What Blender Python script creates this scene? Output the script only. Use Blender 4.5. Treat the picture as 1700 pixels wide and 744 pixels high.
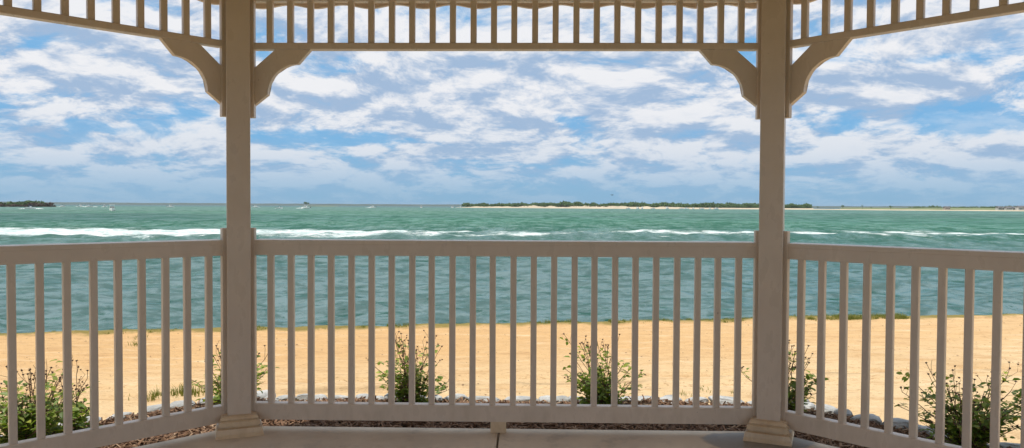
import bpy, bmesh, math, random
import numpy as np
from mathutils import Vector, Matrix

for o in list(bpy.data.objects): bpy.data.objects.remove(o, do_unlink=True)
scene = bpy.context.scene
COL = scene.collection
R = math.radians

# ------------------------------------------------------------------ camera
F_PX, CAM = 1232.5, (0.128, -3.947, 1.215)
YAW, PITCH, ROLL = R(1.181), R(-1.3508), R(0.2747)
def _cam_axes():
    def w(d):                                   # camera-frame (right, forward, up) -> world
        c, s = math.cos(PITCH), math.sin(PITCH)
        d = (d[0], c*d[1]-s*d[2], s*d[1]+c*d[2])
        c, s = math.cos(YAW), math.sin(YAW)
        return Vector((c*d[0]-s*d[1], s*d[0]+c*d[1], d[2]))
    r, f, dn = w((1,0,0)), w((0,1,0)), w((0,0,-1))
    c, s = math.cos(ROLL), math.sin(ROLL)
    return c*r - s*dn, f, -(s*r + c*dn)
RT, FW, UP = _cam_axes()
cd = bpy.data.cameras.new('camera'); cam = bpy.data.objects.new('camera', cd); COL.objects.link(cam)
cd.sensor_width = 36; cd.lens = F_PX/1700*36; cd.clip_start = .05; cd.clip_end = 40000
m = Matrix.Identity(4)
for i in range(3):
    m[i][0] = RT[i]; m[i][1] = UP[i]; m[i][2] = -FW[i]; m[i][3] = CAM[i]
cam.matrix_world = m
scene.camera = cam
def ground_at(px, py, z):
    d = RT*((px-850)/F_PX) + FW - UP*((py-372)/F_PX)
    t = (z-CAM[2])/d.z
    return Vector(CAM)+d*t
def bearing(px, dist, z=0):                     # a spot on a bearing, dist metres out
    d = RT*((px-850)/F_PX) + FW
    d.z = 0; d.normalize()
    return Vector((CAM[0]+d.x*dist, CAM[1]+d.y*dist, z))

# ------------------------------------------------------------------ sun and sky
SUN = Vector((-.67, -.45, 2.45)).normalized()
EXPOSURE = 0.04
sd = bpy.data.lights.new('sun', 'SUN'); sd.energy = 4.2; sd.angle = R(.6); sd.color = (1, .93, .82)
so = bpy.data.objects.new('sun', sd); COL.objects.link(so)
so.rotation_euler = SUN.to_track_quat('Z', 'Y').to_euler(); so.location = (0, 0, 30)
scene.view_settings.view_transform = 'Standard'; scene.view_settings.look = 'None'
scene.view_settings.exposure = EXPOSURE; scene.view_settings.gamma = 1
scene.view_settings.use_curve_mapping = False

class NT:
    """tiny node-tree helper"""
    def __init__(s, nt): s.nt = nt; s.n = nt.nodes; s.l = nt.links
    def put(s, sock, v):
        if v is None: return
        if isinstance(v, bpy.types.NodeSocket): s.l.new(v, sock)
        else: sock.default_value = v
    def node(s, t, **k):
        n = s.n.new(t)
        for a, b in k.items(): setattr(n, a, b)
        return n
    def m(s, op, a, b=None, c=None, clamp=False):
        n = s.node('ShaderNodeMath', operation=op, use_clamp=clamp)
        for i, v in enumerate((a, b, c)): s.put(n.inputs[i], v)
        return n.outputs[0]
    def vm(s, op, a, b=None, out=0):
        n = s.node('ShaderNodeVectorMath', operation=op)
        s.put(n.inputs[0], a)
        if b is not None: s.put(n.inputs['Scale' if op == 'SCALE' else 1], b)
        return n.outputs[out]
    def noise(s, vec, scale, detail=2, rough=.5, dist=0, out=0, dims='3D'):
        n = s.node('ShaderNodeTexNoise', noise_dimensions=dims)
        s.put(n.inputs['Vector'], vec); s.put(n.inputs['Scale'], scale)
        n.inputs['Detail'].default_value = detail; n.inputs['Roughness'].default_value = rough
        n.inputs['Distortion'].default_value = dist
        return n.outputs[out]
    def mr(s, v, a, b, c=0., d=1., smooth=True):
        n = s.node('ShaderNodeMapRange', interpolation_type='SMOOTHSTEP' if smooth else 'LINEAR')
        for i, x in enumerate((v, a, b, c, d)): s.put(n.inputs[i], x)
        return n.outputs[0]
    def mix(s, f, a, b, blend='MIX'):
        n = s.node('ShaderNodeMix', data_type='RGBA', blend_type=blend)
        s.put(n.inputs[0], f)
        s.put(n.inputs[6], (*a, 1) if isinstance(a, tuple) else a)
        s.put(n.inputs[7], (*b, 1) if isinstance(b, tuple) else b)
        return n.outputs[2]
    def comb(s, x, y, z):
        n = s.node('ShaderNodeCombineXYZ')
        for i, v in enumerate((x, y, z)): s.put(n.inputs[i], v)
        return n.outputs[0]
    def sep(s, v):
        n = s.node('ShaderNodeSeparateXYZ'); s.l.new(v, n.inputs[0]); return n.outputs
    def mapping(s, v, scale=(1,1,1), rot=(0,0,0)):
        n = s.node('ShaderNodeMapping'); s.l.new(v, n.inputs[0])
        n.inputs['Scale'].default_value = scale; n.inputs['Rotation'].default_value = rot
        return n.outputs[0]
    def bump(s, h, strength, dist=.01, normal=None):
        n = s.node('ShaderNodeBump'); s.put(n.inputs['Height'], h)
        s.put(n.inputs['Strength'], strength); n.inputs['Distance'].default_value = dist
        if normal: s.l.new(normal, n.inputs['Normal'])
        return n.outputs[0]

world = bpy.data.worlds.new('World'); scene.world = world; world.use_nodes = True
world.node_tree.nodes.clear()
W = NT(world.node_tree)
SKY_STRENGTH = .10
sky = W.node('ShaderNodeTexSky', sky_type='NISHITA', sun_disc=False)
sky.sun_elevation = math.asin(SUN.z); sky.sun_rotation = math.atan2(SUN.x, SUN.y)
sky.air_density = 1.0; sky.dust_density = .6; sky.ozone_density = 2.0
dirv = W.node('ShaderNodeTexCoord').outputs['Generated']
dx, dy, dz = W.sep(dirv)
zc = W.m('MAXIMUM', dz, 0.0)
def cloud_density(zoff, detail, holes, fine=True):
    k = W.m('ADD', zc, .27 + zoff)
    p = W.comb(W.m('DIVIDE', dx, k), W.m('DIVIDE', dy, k), 3.7)
    wv = W.noise(p, 1.6, 3, .55, 0, 1)
    pw = W.vm('ADD', p, W.vm('SCALE', W.vm('SUBTRACT', wv, (.5,.5,.5)), .38))
    big = W.noise(pw, 1.5, 2, .5)
    mid = W.noise(pw, 5.2, detail, .66, 0)
    wf = W.noise(pw, 16, 3, .6, 0, 1)
    pv = W.vm('ADD', pw, W.vm('SCALE', W.vm('SUBTRACT', wf, (.5,.5,.5)), .10))
    def puff(sc):
        v = W.node('ShaderNodeTexVoronoi', feature='F1'); W.put(v.inputs['Vector'], pv); W.put(v.inputs['Scale'], sc)
        return W.m('SUBTRACT', .45, v.outputs['Distance'])
    d = W.m('ADD', W.m('MULTIPLY', big, .50), W.m('MULTIPLY', mid, .56))
    d = W.m('ADD', d, W.m('ADD', W.m('MULTIPLY', puff(4.5), .15), W.m('MULTIPLY', puff(11.), .08)))
    return W.m('ADD', d, holes) if holes is not None else d
# the particular gaps and banks of this day's sky, given by direction (tangent of bearing, tangent of height)
fy = W.m('MAXIMUM', dy, .02)
ga, gb = W.m('DIVIDE', dx, fy), W.m('DIVIDE', dz, fy)
gwarp = W.noise(W.comb(ga, W.m('MULTIPLY', gb, 2.5), 0), 9, 3, .6, 0, 1)
gpt = W.vm('ADD', W.comb(ga, gb, 0), W.vm('SCALE', W.vm('SUBTRACT', gwarp, (.5,.5,.5)), .06))
def sky_pt(px, py):
    d = RT*((px-850)/F_PX)+FW-UP*((py-372)/F_PX); return d.x/d.y, d.z/d.y
blobs = [  # px, py, radius x, radius y, weight (minus = blue gap)
 (70,72,50,16,-.12),(20,168,60,18,-.10),(130,203,130,10,-.12),(610,105,60,14,-.13),(470,215,120,14,-.08),
 (942,192,40,15,-.16),(640,232,160,13,-.12),(900,275,120,12,-.09),(1385,95,60,36,-.17),(1555,98,80,16,-.17),
 (1640,205,120,16,-.17),(1240,95,30,30,-.10),(390,60,60,30,-.08),(20,290,70,30,-.05),(1600,300,200,12,-.05),(330,270,60,14,-.05),
 (250,130,150,45,.10),(60,110,60,20,.05),(270,240,80,14,.07),(640,160,170,40,.08),(1130,160,180,60,.10),
 (1480,150,200,40,.13),(1200,240,200,25,.07),(560,190,120,25,.05),(780,250,120,18,.06),(1600,250,160,20,.06),(120,250,120,16,.06),(1450,230,120,18,.07)]
acc = None
for bx_, by_, rx, ry, wgt in blobs:
    a0, b0 = sky_pt(bx_, by_)
    v = W.vm('MULTIPLY', W.vm('SUBTRACT', gpt, (a0, b0, 0)), (F_PX/rx, F_PX/ry, 0))
    g = W.mr(W.vm('LENGTH', v, out=1), 1.5, 0., 0., wgt)
    acc = g if acc is None else W.m('ADD', acc, g)
front = W.mr(dy, .05, .3)
acc = W.m('MULTIPLY', acc, front)
d0 = cloud_density(0, 7, acc)
d1 = cloud_density(.017, 5, acc)
cover = W.mr(d0, .32, .52)
thin = W.noise(W.comb(ga, W.m('MULTIPLY', gb, 4), 2), 6, 5, .65)
cover = W.m('MAXIMUM', cover, W.mr(thin, .35, .7, .05, .42))
relief = W.m('SUBTRACT', d0, d1)
lit = W.m('ADD', W.m('MULTIPLY', relief, 5.0), .60, clamp=True)
thick = W.mr(d0, .50, .78)                      # deep cloud is greyer
lit = W.m('SUBTRACT', lit, W.m('MULTIPLY', thick, .26), clamp=True)
lit = W.mr(lit, .12, .95)
ccol = W.mix(lit, (3.7, 4.9, 6.7), (8.9, 8.8, 8.9))
low = W.mr(dz, .005, .15)                       # far clouds low over the sea are bluer and softer
ccol = W.mix(low, W.mix(.50, ccol, (3.1, 4.7, 6.6)), ccol)
cover = W.m('MULTIPLY', cover, W.mr(dz, .0, .075, .15, .94))
blue = W.mix(1.0, sky.outputs[0], (.62, .93, 1.25), 'MULTIPLY')
blue = W.mix(low, W.mix(.85, blue, (2.4, 4.5, 6.7)), W.mix(.92, blue, (1.5, 4.4, 7.7)))
skycol = W.mix(cover, blue, ccol)
bg = W.node('ShaderNodeBackground'); W.l.new(skycol, bg.inputs[0]); bg.inputs[1].default_value = SKY_STRENGTH
wo = W.node('ShaderNodeOutputWorld'); W.l.new(bg.outputs[0], wo.inputs[0])

# ------------------------------------------------------------------ helpers
def tag(o, label=None, cat=None, group=None, kind=None):
    if label: o['label'] = label
    if cat: o['category'] = cat
    if group: o['group'] = group
    if kind: o['kind'] = kind
    return o
def empty(name, loc=(0,0,0), rz=0):
    o = bpy.data.objects.new(name, None); COL.objects.link(o); o.location = loc; o.rotation_euler = (0,0,rz)
    o.empty_display_size = .1; return o
def link(name, me, parent=None, loc=None, rot=None):
    o = bpy.data.objects.new(name, me); COL.objects.link(o)
    if parent: o.parent = parent
    if loc is not None: o.location = loc
    if rot is not None: o.rotation_euler = rot
    return o
def mesh_of(name, bm, mat, smooth=False):
    me = bpy.data.meshes.new(name); bm.to_mesh(me); bm.free()
    if mat: me.materials.append(mat)
    if smooth: me.polygons.foreach_set('use_smooth', [True]*len(me.polygons))
    return me
def obj(name, bm, mat, parent=None, loc=None, rot=None, smooth=False):
    return link(name, mesh_of(name, bm, mat, smooth), parent, loc, rot)
def np_mesh(name, verts, faces, mat, smooth=True):
    """verts (n,3) faces (m,k) all the same k"""
    me = bpy.data.meshes.new(name); verts = np.asarray(verts, dtype=np.float32); faces = np.asarray(faces, dtype=np.int32)
    me.vertices.add(len(verts)); me.vertices.foreach_set('co', verts.ravel())
    k = faces.shape[1]; me.loops.add(faces.size); me.loops.foreach_set('vertex_index', faces.ravel())
    me.polygons.add(len(faces)); me.polygons.foreach_set('loop_start', np.arange(0, faces.size, k, dtype=np.int32))
    me.polygons.foreach_set('loop_total', np.full(len(faces), k, dtype=np.int32))
    me.polygons.foreach_set('use_smooth', np.full(len(faces), smooth))
    me.update(calc_edges=True); me.validate()
    if mat: me.materials.append(mat)
    return me
def grid_faces(nr, nc):
    a = np.arange(nr*nc).reshape(nr, nc)
    return np.stack([a[:-1,:-1].ravel(), a[:-1,1:].ravel(), a[1:,1:].ravel(), a[1:,:-1].ravel()], 1)
def box(bm, x0, x1, y0, y1, z0, z1, bev=0.0, seg=2, mat=None):
    vs = [bm.verts.new(p) for p in ((x0,y0,z0),(x1,y0,z0),(x1,y1,z0),(x0,y1,z0),(x0,y0,z1),(x1,y0,z1),(x1,y1,z1),(x0,y1,z1))]
    fs = [bm.faces.new([vs[i] for i in f]) for f in ((3,2,1,0),(4,5,6,7),(0,1,5,4),(1,2,6,5),(2,3,7,6),(3,0,4,7))]
    if mat is not None:
        for v in vs: v.co = mat @ v.co
    if bev:
        es = list({e for f in fs for e in f.edges})
        bmesh.ops.bevel(bm, geom=es, offset=bev, segments=seg, profile=.6, affect='EDGES')
def extrude_section(bm, pts, x0, x1):
    """polygon pts (y,z) swept along x"""
    a = [bm.verts.new((x0, y, z)) for y, z in pts]; b = [bm.verts.new((x1, y, z)) for y, z in pts]
    n = len(pts)
    for i in range(n): bm.faces.new((a[i], a[(i+1)%n], b[(i+1)%n], b[i]))
    bm.faces.new(a[::-1]); bm.faces.new(b)
    bmesh.ops.recalc_face_normals(bm, faces=bm.faces[:])
def extrude_outline(bm, pts, y0, y1):
    """polygon pts (x,z) given thickness y0..y1"""
    a = [bm.verts.new((x, y0, z)) for x, z in pts]; b = [bm.verts.new((x, y1, z)) for x, z in pts]
    n = len(pts)
    for i in range(n): bm.faces.new((a[i], a[(i+1)%n], b[(i+1)%n], b[i]))
    fa = bm.faces.new(a[::-1]); fb = bm.faces.new(b)
    bmesh.ops.triangulate(bm, faces=[fa, fb]); bmesh.ops.recalc_face_normals(bm, faces=bm.faces[:])
def tube(bm, pts, r0, r1, n=5):
    prev = None; m_ = len(pts)
    for i, p in enumerate(pts):
        p = Vector(p)
        t = (Vector(pts[min(i+1, m_-1)])-Vector(pts[max(i-1, 0)])).normalized()
        a = t.orthogonal().normalized(); b = t.cross(a); r = r0+(r1-r0)*i/(m_-1)
        ring = [bm.verts.new(p+a*math.cos(k*2*math.pi/n)*r+b*math.sin(k*2*math.pi/n)*r) for k in range(n)]
        if prev:
            for k in range(n): bm.faces.new((prev[k], prev[(k+1)%n], ring[(k+1)%n], ring[k]))
        prev = ring
    bm.faces.new(prev)
rng = np.random.default_rng(7)
_tab = rng.random((256, 256))
def vnoise(x, y):
    xi, yi = np.floor(x).astype(int), np.floor(y).astype(int); fx, fy_ = x-xi, y-yi
    fx, fy_ = fx*fx*(3-2*fx), fy_*fy_*(3-2*fy_)
    g = lambda i, j: _tab[i & 255, j & 255]
    return (g(xi,yi)*(1-fx)+g(xi+1,yi)*fx)*(1-fy_)+(g(xi,yi+1)*(1-fx)+g(xi+1,yi+1)*fx)*fy_
def fbm(x, y, o=4):
    s = 0; a = .5; t = 0
    for i in range(o):
        s = s+a*vnoise(x+17.3*i, y-9.1*i); t += a; a *= .5; x = x*2.03; y = y*2.03
    return s/t

# ------------------------------------------------------------------ materials
def material(name, build):
    mt = bpy.data.materials.new(name); mt.use_nodes = True
    N = NT(mt.node_tree); N.n.clear()
    out = N.node('ShaderNodeOutputMaterial'); b = N.node('ShaderNodeBsdfPrincipled')
    N.l.new(b.outputs[0], out.inputs[0])
    N.co = N.node('ShaderNodeTexCoord').outputs['Object']; N.pos = N.node('ShaderNodeNewGeometry').outputs['Position']
    N.b = b; N.out = out
    build(N, b.inputs); return mt
def c4(c): return (*c, 1)
def simple(name, col, rough=.6, var=.25, scale=8, bump=0, bscale=40, spec=.5, metal=0):
    def f(N, i):
        n = N.noise(N.pos, scale, 4, .6)
        N.put(i['Base Color'], N.mix(N.mr(n, .3, .7), tuple(x*(1-var) for x in col), tuple(min(1, x*(1+var*.6)) for x in col)))
        i['Roughness'].default_value = rough; i['Specular IOR Level'].default_value = spec; i['Metallic'].default_value = metal
        if bump: N.put(i['Normal'], N.bump(N.noise(N.pos, bscale, 3), bump, .01))
    return material(name, f)
def vinyl(name, col, dirt, amount):
    def f(N, i):
        n1 = N.noise(N.pos, 3.5, 5, .65); n2 = N.noise(N.mapping(N.pos, (7, 7, 3)), 2, 4, .6)
        low_ = N.mr(N.sep(N.pos)[2], .55, .0)                        # splash dirt near the floor
        base = N.mix(N.mr(n1, .3, .75), tuple(x*.93 for x in col), col)
        dm = N.m('MULTIPLY', N.mr(n2, .42, .8), N.m('ADD', N.m('MULTIPLY', low_, .3), amount), clamp=True)
        base = N.mix(dm, base, dirt)
        spots = N.mr(N.noise(N.pos, 37, 2), .77, .80)
        base = N.mix(N.m('MULTIPLY', spots, .45), base, (.16, .12, .09))
        N.put(i['Base Color'], base)
        N.put(i['Roughness'], N.mr(n2, .3, .7, .24, .42)); i['Specular IOR Level'].default_value = .5
        N.put(i['Normal'], N.bump(N.noise(N.mapping(N.pos, (30, 30, 4)), 4, 4), .12, .004))
    return material(name, f)
VINYL = vinyl('cream_vinyl', (.73, .625, .52), (.46, .37, .27), .10)
AGED = vinyl('aged_vinyl', (.74, .58, .39), (.44, .30, .17), .35)
def _ceil(N, i):
    w = N.node('ShaderNodeTexWave', wave_type='BANDS', bands_direction='X'); N.put(w.inputs['Vector'], N.co)
    w.inputs['Scale'].default_value = 2.2; w.inputs['Distortion'].default_value = .2
    n = N.noise(N.mapping(N.co, (12, 1.5, 4)), 3, 4)
    N.put(i['Base Color'], N.mix(n, (.38, .25, .13), (.50, .35, .19))); i['Roughness'].default_value = .6
    N.put(i['Normal'], N.bump(w.outputs['Fac'], .3, .01))
CEIL = material('pine_ceiling', _ceil)
SHINGLE = simple('asphalt_shingle', (.12, .11, .10), .9, .4, 6, .4, 60)
def _conc(N, i):
    n1 = N.noise(N.pos, 1.6, 5, .6); n2 = N.noise(N.pos, 90, 3, .7); n3 = N.noise(N.pos, 5, 5, .7)
    base = N.mix(N.mr(n1, .3, .7), (.54, .445, .34), (.70, .59, .455))
    base = N.mix(N.m('MULTIPLY', N.mr(n3, .52, .68), .35), base, (.28, .24, .20))
    base = N.mix(N.mr(n2, .62, .74, 0, .4), base, (.25, .22, .19))
    x, y, z = N.sep(N.pos)
    wob = N.m('MULTIPLY', N.m('SUBTRACT', N.noise(N.pos, 4, 3), .5), .22)
    d = N.vm('LENGTH', N.vm('MULTIPLY', N.vm('SUBTRACT', N.pos, (1.33, -.10, 0)), (.85, 1.5, 0)), out=1)
    st = N.mr(N.m('ADD', d, wob), .27, .23, 0, .75)                  # old water stain round the post foot
    base = N.mix(st, base, (.13, .115, .10))
    N.put(i['Base Color'], base); N.put(i['Roughness'], N.mr(st, 0, 1, .75, .45))
    N.put(i['Normal'], N.bump(N.m('ADD', n2, N.m('MULTIPLY', n3, 1.5)), .35, .004))
CONC = material('broom_finished_concrete', _conc)
def _sand(N, i):
    x, y, z = N.sep(N.pos)
    v = N.m('SUBTRACT', y, N.m('ADD', N.m('MULTIPLY', x, .168), 4.70))       # 0 at the lip, minus landward
    big = N.noise(N.pos, .55, 4, .6); fine = N.noise(N.pos, 130, 3, .7)
    streak = N.noise(N.mapping(N.pos, (1.1, 6.5, 1), (0, 0, R(-9))), 1.5, 6, .65)
    pale = N.m('ADD', N.mr(v, -1.2, -3.4), N.m('MULTIPLY', N.m('SUBTRACT', big, .5), 1.1), clamp=True)
    pale = N.m('ADD', pale, N.m('MULTIPLY', N.mr(x, -1, 6), .35), clamp=True)
    base = N.mix(pale, (.61, .39, .185), (.68, .50, .29))
    base = N.mix(N.mr(streak, .50, .70, 0, .8), base, (.50, .31, .15))
    rip = N.noise(N.mapping(N.pos, (2.6, 8, 1), (0, 0, R(-9))), 1.7, 6, .8)
    base = N.mix(N.mr(rip, .54, .68, 0, .8), base, (.40, .24, .12))
    base = N.mix(N.mr(streak, .46, .28, 0, .6), base, (.76, .60, .40))
    base = N.mix(N.mr(big, .52, .72, 0, .45), base, (.52, .32, .14))
    base = N.mix(N.mr(fine, .60, .78, 0, .5), base, (.36, .23, .12))
    grit = N.noise(N.mapping(N.pos, (14, 30, 10)), 1.6, 3, .8)
    base = N.mix(N.mr(grit, .58, .68, 0, .7), base, (.30, .18, .09))
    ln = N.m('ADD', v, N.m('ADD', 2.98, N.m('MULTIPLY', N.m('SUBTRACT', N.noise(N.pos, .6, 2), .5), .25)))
    rut_shade = N.mr(N.m('ABSOLUTE', ln), .05, .0, 0, .6)  # shadow in the rut painted as a dark line, along with fine debris
    base = N.mix(N.m('MULTIPLY', rut_shade, N.mr(N.noise(N.pos, 1.7, 4, .7), .38, .55)), base, (.33, .23, .13))
    moss = N.mr(N.m('ADD', v, N.m('MULTIPLY', N.m('SUBTRACT', N.noise(N.pos, 2.2, 5, .7), .5), .5)), -.30, -.14)
    base = N.mix(moss, base, (.24, .19, .06))
    added_lawn = N.mr(N.m('ADD', y, N.m('MULTIPLY', N.noise(N.pos, 1.2, 4), .8)), -6.6, -7.2)  # unseen dark grass behind the gazebo, added to cut bounce on inner faces
    base = N.mix(added_lawn, base, N.mix(fine, (.035, .06, .012), (.08, .12, .025)))
    base = N.mix(N.mr(z, -.5, -1.2), base, (.16, .12, .07))
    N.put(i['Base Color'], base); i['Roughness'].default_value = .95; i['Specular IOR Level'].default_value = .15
    h = N.m('ADD', N.m('MULTIPLY', N.m('ADD', streak, rip), 1.6), N.m('ADD', N.m('MULTIPLY', fine, .35), N.m('MULTIPLY', N.noise(N.pos, 16, 4, .7), .8)))
    N.put(i['Normal'], N.bump(h, .8, .02))
SAND = material('beach_sand', _sand)
def _chips(N, i):
    rnd = N.node('ShaderNodeNewGeometry').outputs['Random Per Island']
    r = N.node('ShaderNodeValToRGB'); N.l.new(rnd, r.inputs[0])
    r.color_ramp.elements[0].color = (.07, .035, .02, 1); r.color_ramp.elements[1].color = (.50, .36, .24, 1)
    for p, c in ((.3, (.16, .08, .045, 1)), (.6, (.27, .15, .085, 1)), (.85, (.38, .24, .15, 1))):
        e = r.color_ramp.elements.new(p); e.color = c
    N.put(i['Base Color'], N.mix(N.noise(N.pos, 120, 2), r.outputs[0], (.12, .07, .04))); i['Roughness'].default_value = .9
CHIPS = material('bark_chips', _chips)
SOIL = simple('bark_fines', (.11, .065, .04), .95, .6, 30, .8, 60)
def _stone(N, i):
    n = N.noise(N.pos, 9, 6, .65); s_ = N.noise(N.pos, 60, 3, .7)
    base = N.mix(N.mr(n, .35, .7), (.30, .31, .31), (.52, .53, .53))
    base = N.mix(N.mr(s_, .6, .75, 0, .5), base, (.26, .25, .22))
    N.put(i['Base Color'], base); i['Roughness'].default_value = .85
    N.put(i['Normal'], N.bump(N.m('ADD', n, N.m('MULTIPLY', s_, .4)), .7, .02))
STONE = material('pale_limestone', _stone)
def leafy(name, stops, trans=.35, rough=.5):
    def f(N, i):
        rnd = N.node('ShaderNodeNewGeometry').outputs['Random Per Island']
        r = N.node('ShaderNodeValToRGB'); N.l.new(rnd, r.inputs[0])
        r.color_ramp.elements[0].color = c4(stops[0]); r.color_ramp.elements[1].color = c4(stops[-1])
        for k, c in enumerate(stops[1:-1]): e = r.color_ramp.elements.new((k+1)/(len(stops)-1)); e.color = c4(c)
        N.put(i['Base Color'], r.outputs[0]); i['Roughness'].default_value = rough
        t = N.node('ShaderNodeBsdfTranslucent'); N.l.new(N.mix(1., r.outputs[0], (1.6, 1.7, .6), 'MULTIPLY'), t.inputs[0])
        ms = N.node('ShaderNodeMixShader'); ms.inputs[0].default_value = trans
        N.l.new(N.b.outputs[0], ms.inputs[1]); N.l.new(t.outputs[0], ms.inputs[2]); N.l.new(ms.outputs[0], N.out.inputs[0])
    return material(name, f)
LEAF = leafy('rose_leaf', [(.10,.18,.025),(.19,.27,.04),(.13,.21,.035),(.36,.40,.07),(.08,.14,.025)])
GRASS = leafy('beach_grass', [(.10,.13,.02),(.20,.22,.04),(.14,.16,.03),(.30,.26,.08)], .3)
FAR_LEAF = leafy('far_foliage', [(.035,.075,.02),(.065,.12,.03),(.045,.09,.022),(.10,.16,.04)], .1, .8)
RUST_LEAF = leafy('russet_scrub', [(.07,.04,.03),(.10,.055,.045),(.05,.035,.025),(.085,.06,.035)], .1, .8)
STEM = simple('dry_stem', (.19, .11, .07), .8, .4, 30)
SEED = simple('dry_seed_head', (.055, .026, .015), .8, .4, 40)
BARK = simple('bark', (.10, .07, .05), .9)
WHITE = simple('white_gelcoat', (.80, .80, .78), .3, .05)
DARK = simple('black_outboard', (.02, .02, .022), .35, .2)
GLASS = simple('tinted_windscreen', (.03, .05, .06), .1, .1)
BLUEC = simple('blue_canvas', (.03, .07, .16), .8, .2)
ROOFC = simple('grey_cottage_roof', (.12, .12, .13), .8, .2, .5)
CWALL = simple('pale_cottage_wall', (.58, .56, .52), .7, .1, .5)
CWALL2 = simple('tan_cottage_wall', (.42, .38, .32), .7, .1, .5)
BIRD = simple('dark_plumage', (.05, .05, .05), .8)
SKIN = simple('tanned_skin', (.38, .21, .14), .6)
SHIRT = simple('dark_swimwear', (.03, .04, .07), .8)

ZW = -1.3                                        # water level
def _water(N, i):
    at = N.node('ShaderNodeAttribute', attribute_name='foam').outputs['Fac']
    x, y, z = N.sep(N.pos)
    dist = N.vm('LENGTH', N.vm('SUBTRACT', N.pos, (CAM[0], CAM[1], 0)), out=1)
    far = N.mr(dist, 25, 130); vfar = N.mr(dist, 350, 430)
    patch = N.m('SUBTRACT', N.noise(N.mapping(N.pos, (.006, .02, 1)), 1.0, 4, .6), N.m('MULTIPLY', .13, N.mr(N.m('ABSOLUTE', N.m('ADD', N.m('DIVIDE', x, N.m('MAXIMUM', dist, 1)), .08)), .55, .0)))
    patch = N.m('ADD', patch, .05)
    nearc = (.017, .086, .064); midc = (.052, .185, .105)
    base = N.mix(far, nearc, midc)
    base = N.mix(N.m('MULTIPLY', N.mr(patch, .42, .62), N.mr(dist, 60, 160, 0, .75)), base, (.022, .088, .066))
    base = N.mix(vfar, base, (.07, .19, .14))                         # sand bars out in the channel
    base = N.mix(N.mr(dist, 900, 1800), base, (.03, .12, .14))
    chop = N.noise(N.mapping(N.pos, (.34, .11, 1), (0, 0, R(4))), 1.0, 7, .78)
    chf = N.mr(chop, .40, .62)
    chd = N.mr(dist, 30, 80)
    base = N.mix(N.m('MULTIPLY', N.m('SUBTRACT', 1, chf), N.m('MULTIPLY', chd, .62)), base, (.012, .06, .045))  # shading of distant wave fronts put into the colour as noise streaks
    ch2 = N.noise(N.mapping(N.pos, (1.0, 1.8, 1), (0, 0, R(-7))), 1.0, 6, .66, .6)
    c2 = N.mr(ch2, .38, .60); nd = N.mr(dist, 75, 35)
    base = N.mix(N.m('MULTIPLY', N.m('SUBTRACT', 1, c2), N.m('MULTIPLY', nd, .6)), base, (.009, .046, .033))  # near wavelets: their dark sides painted into the base colour
    # foam
    f1 = N.noise(N.mapping(N.pos, (.22, .42, 1)), 1.0, 8, .78, .6); f2 = N.noise(N.mapping(N.pos, (1.4, 2.6, 1)), 1.6, 4, .7)
    fn = N.m('ADD', N.m('MULTIPLY', f1, .65), N.m('MULTIPLY', f2, .35))
    th = N.m('SUBTRACT', .78, N.m('MULTIPLY', at, .37))
    foam = N.m('MULTIPLY', N.mr(fn, N.m('SUBTRACT', th, .04), N.m('ADD', th, .17)), N.mr(N.noise(N.mapping(N.pos, (.5, 1.5, 1)), 1.3, 6, .8), N.m('SUBTRACT', .58, N.m('MULTIPLY', at, .25)), N.m('SUBTRACT', .70, N.m('MULTIPLY', at, .25)), .38, 1.))
    foam = N.m('MULTIPLY', foam, N.mr(at, .01, .12))
    fvar = N.noise(N.mapping(N.pos, (.45, .9, 1)), 1.0, 7, .82)
    base = N.mix(foam, base, N.mix(N.mr(fvar, .40, .62), (.38, .48, .48), (.80, .82, .82)))
    N.put(i['Base Color'], base)
    N.put(i['Roughness'], N.m('ADD', N.mr(dist, 15, 700, .05, .35), N.m('MULTIPLY', foam, .5), clamp=True))
    i['IOR'].default_value = 1.33
    N.put(i['Specular IOR Level'], N.m('MULTIPLY', N.mr(foam, 0, 1, 1, .2), N.mr(dist, 20, 150, .42, .16)))
    b1 = N.noise(N.mapping(N.pos, (1.1, 2.2, 1), (0, 0, R(12))), 2.6, 5, .62, .6)
    b2 = N.noise(N.mapping(N.pos, (1.0, 2.6, 1), (0, 0, R(-20))), .55, 5, .62, .5)
    b3 = N.noise(N.mapping(N.pos, (.6, 2.2, 1), (0, 0, R(6))), .10, 5, .62, .4)
    n1 = N.bump(b1, N.mr(dist, 30, 110, .35, 0.), .04)
    n2 = N.bump(b2, N.mr(dist, 20, 90, .25, .8), .35, n1)
    n3 = N.bump(b3, N.mr(dist, 90, 300, 0., .9), 1.6, n2)
    n4 = N.bump(foam, .5, .06, n3)
    N.put(i['Normal'], n4)
    i['Specular IOR Level'].default_value = 0; 
    for l in list(i['Specular IOR Level'].links): N.l.remove(l)
    gl = N.node('ShaderNodeBsdfGlossy'); N.put(gl.inputs['Roughness'], N.mr(dist, 15, 400, .06, .30)); N.l.new(n4, gl.inputs['Normal'])
    gl.inputs['Color'].default_value = (.95, 1, .98, 1)
    fr = N.node('ShaderNodeFresnel'); fr.inputs['IOR'].default_value = 1.33; N.l.new(n4, fr.inputs['Normal'])
    cap = N.m('MULTIPLY', N.m('MULTIPLY', N.mr(dist, 18, 110, .35, .21), N.m('ADD', 1, N.m('MULTIPLY', nd, N.m('SUBTRACT', N.m('MULTIPLY', c2, .62), .42)))), N.m('ADD', 1, N.m('MULTIPLY', chd, N.m('SUBTRACT', N.m('MULTIPLY', chf, 1.3), .65))))
    fac = N.m('MULTIPLY', N.m('MULTIPLY', fr.outputs[0], cap), N.mr(foam, 0, 1, 1, .1))
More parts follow.
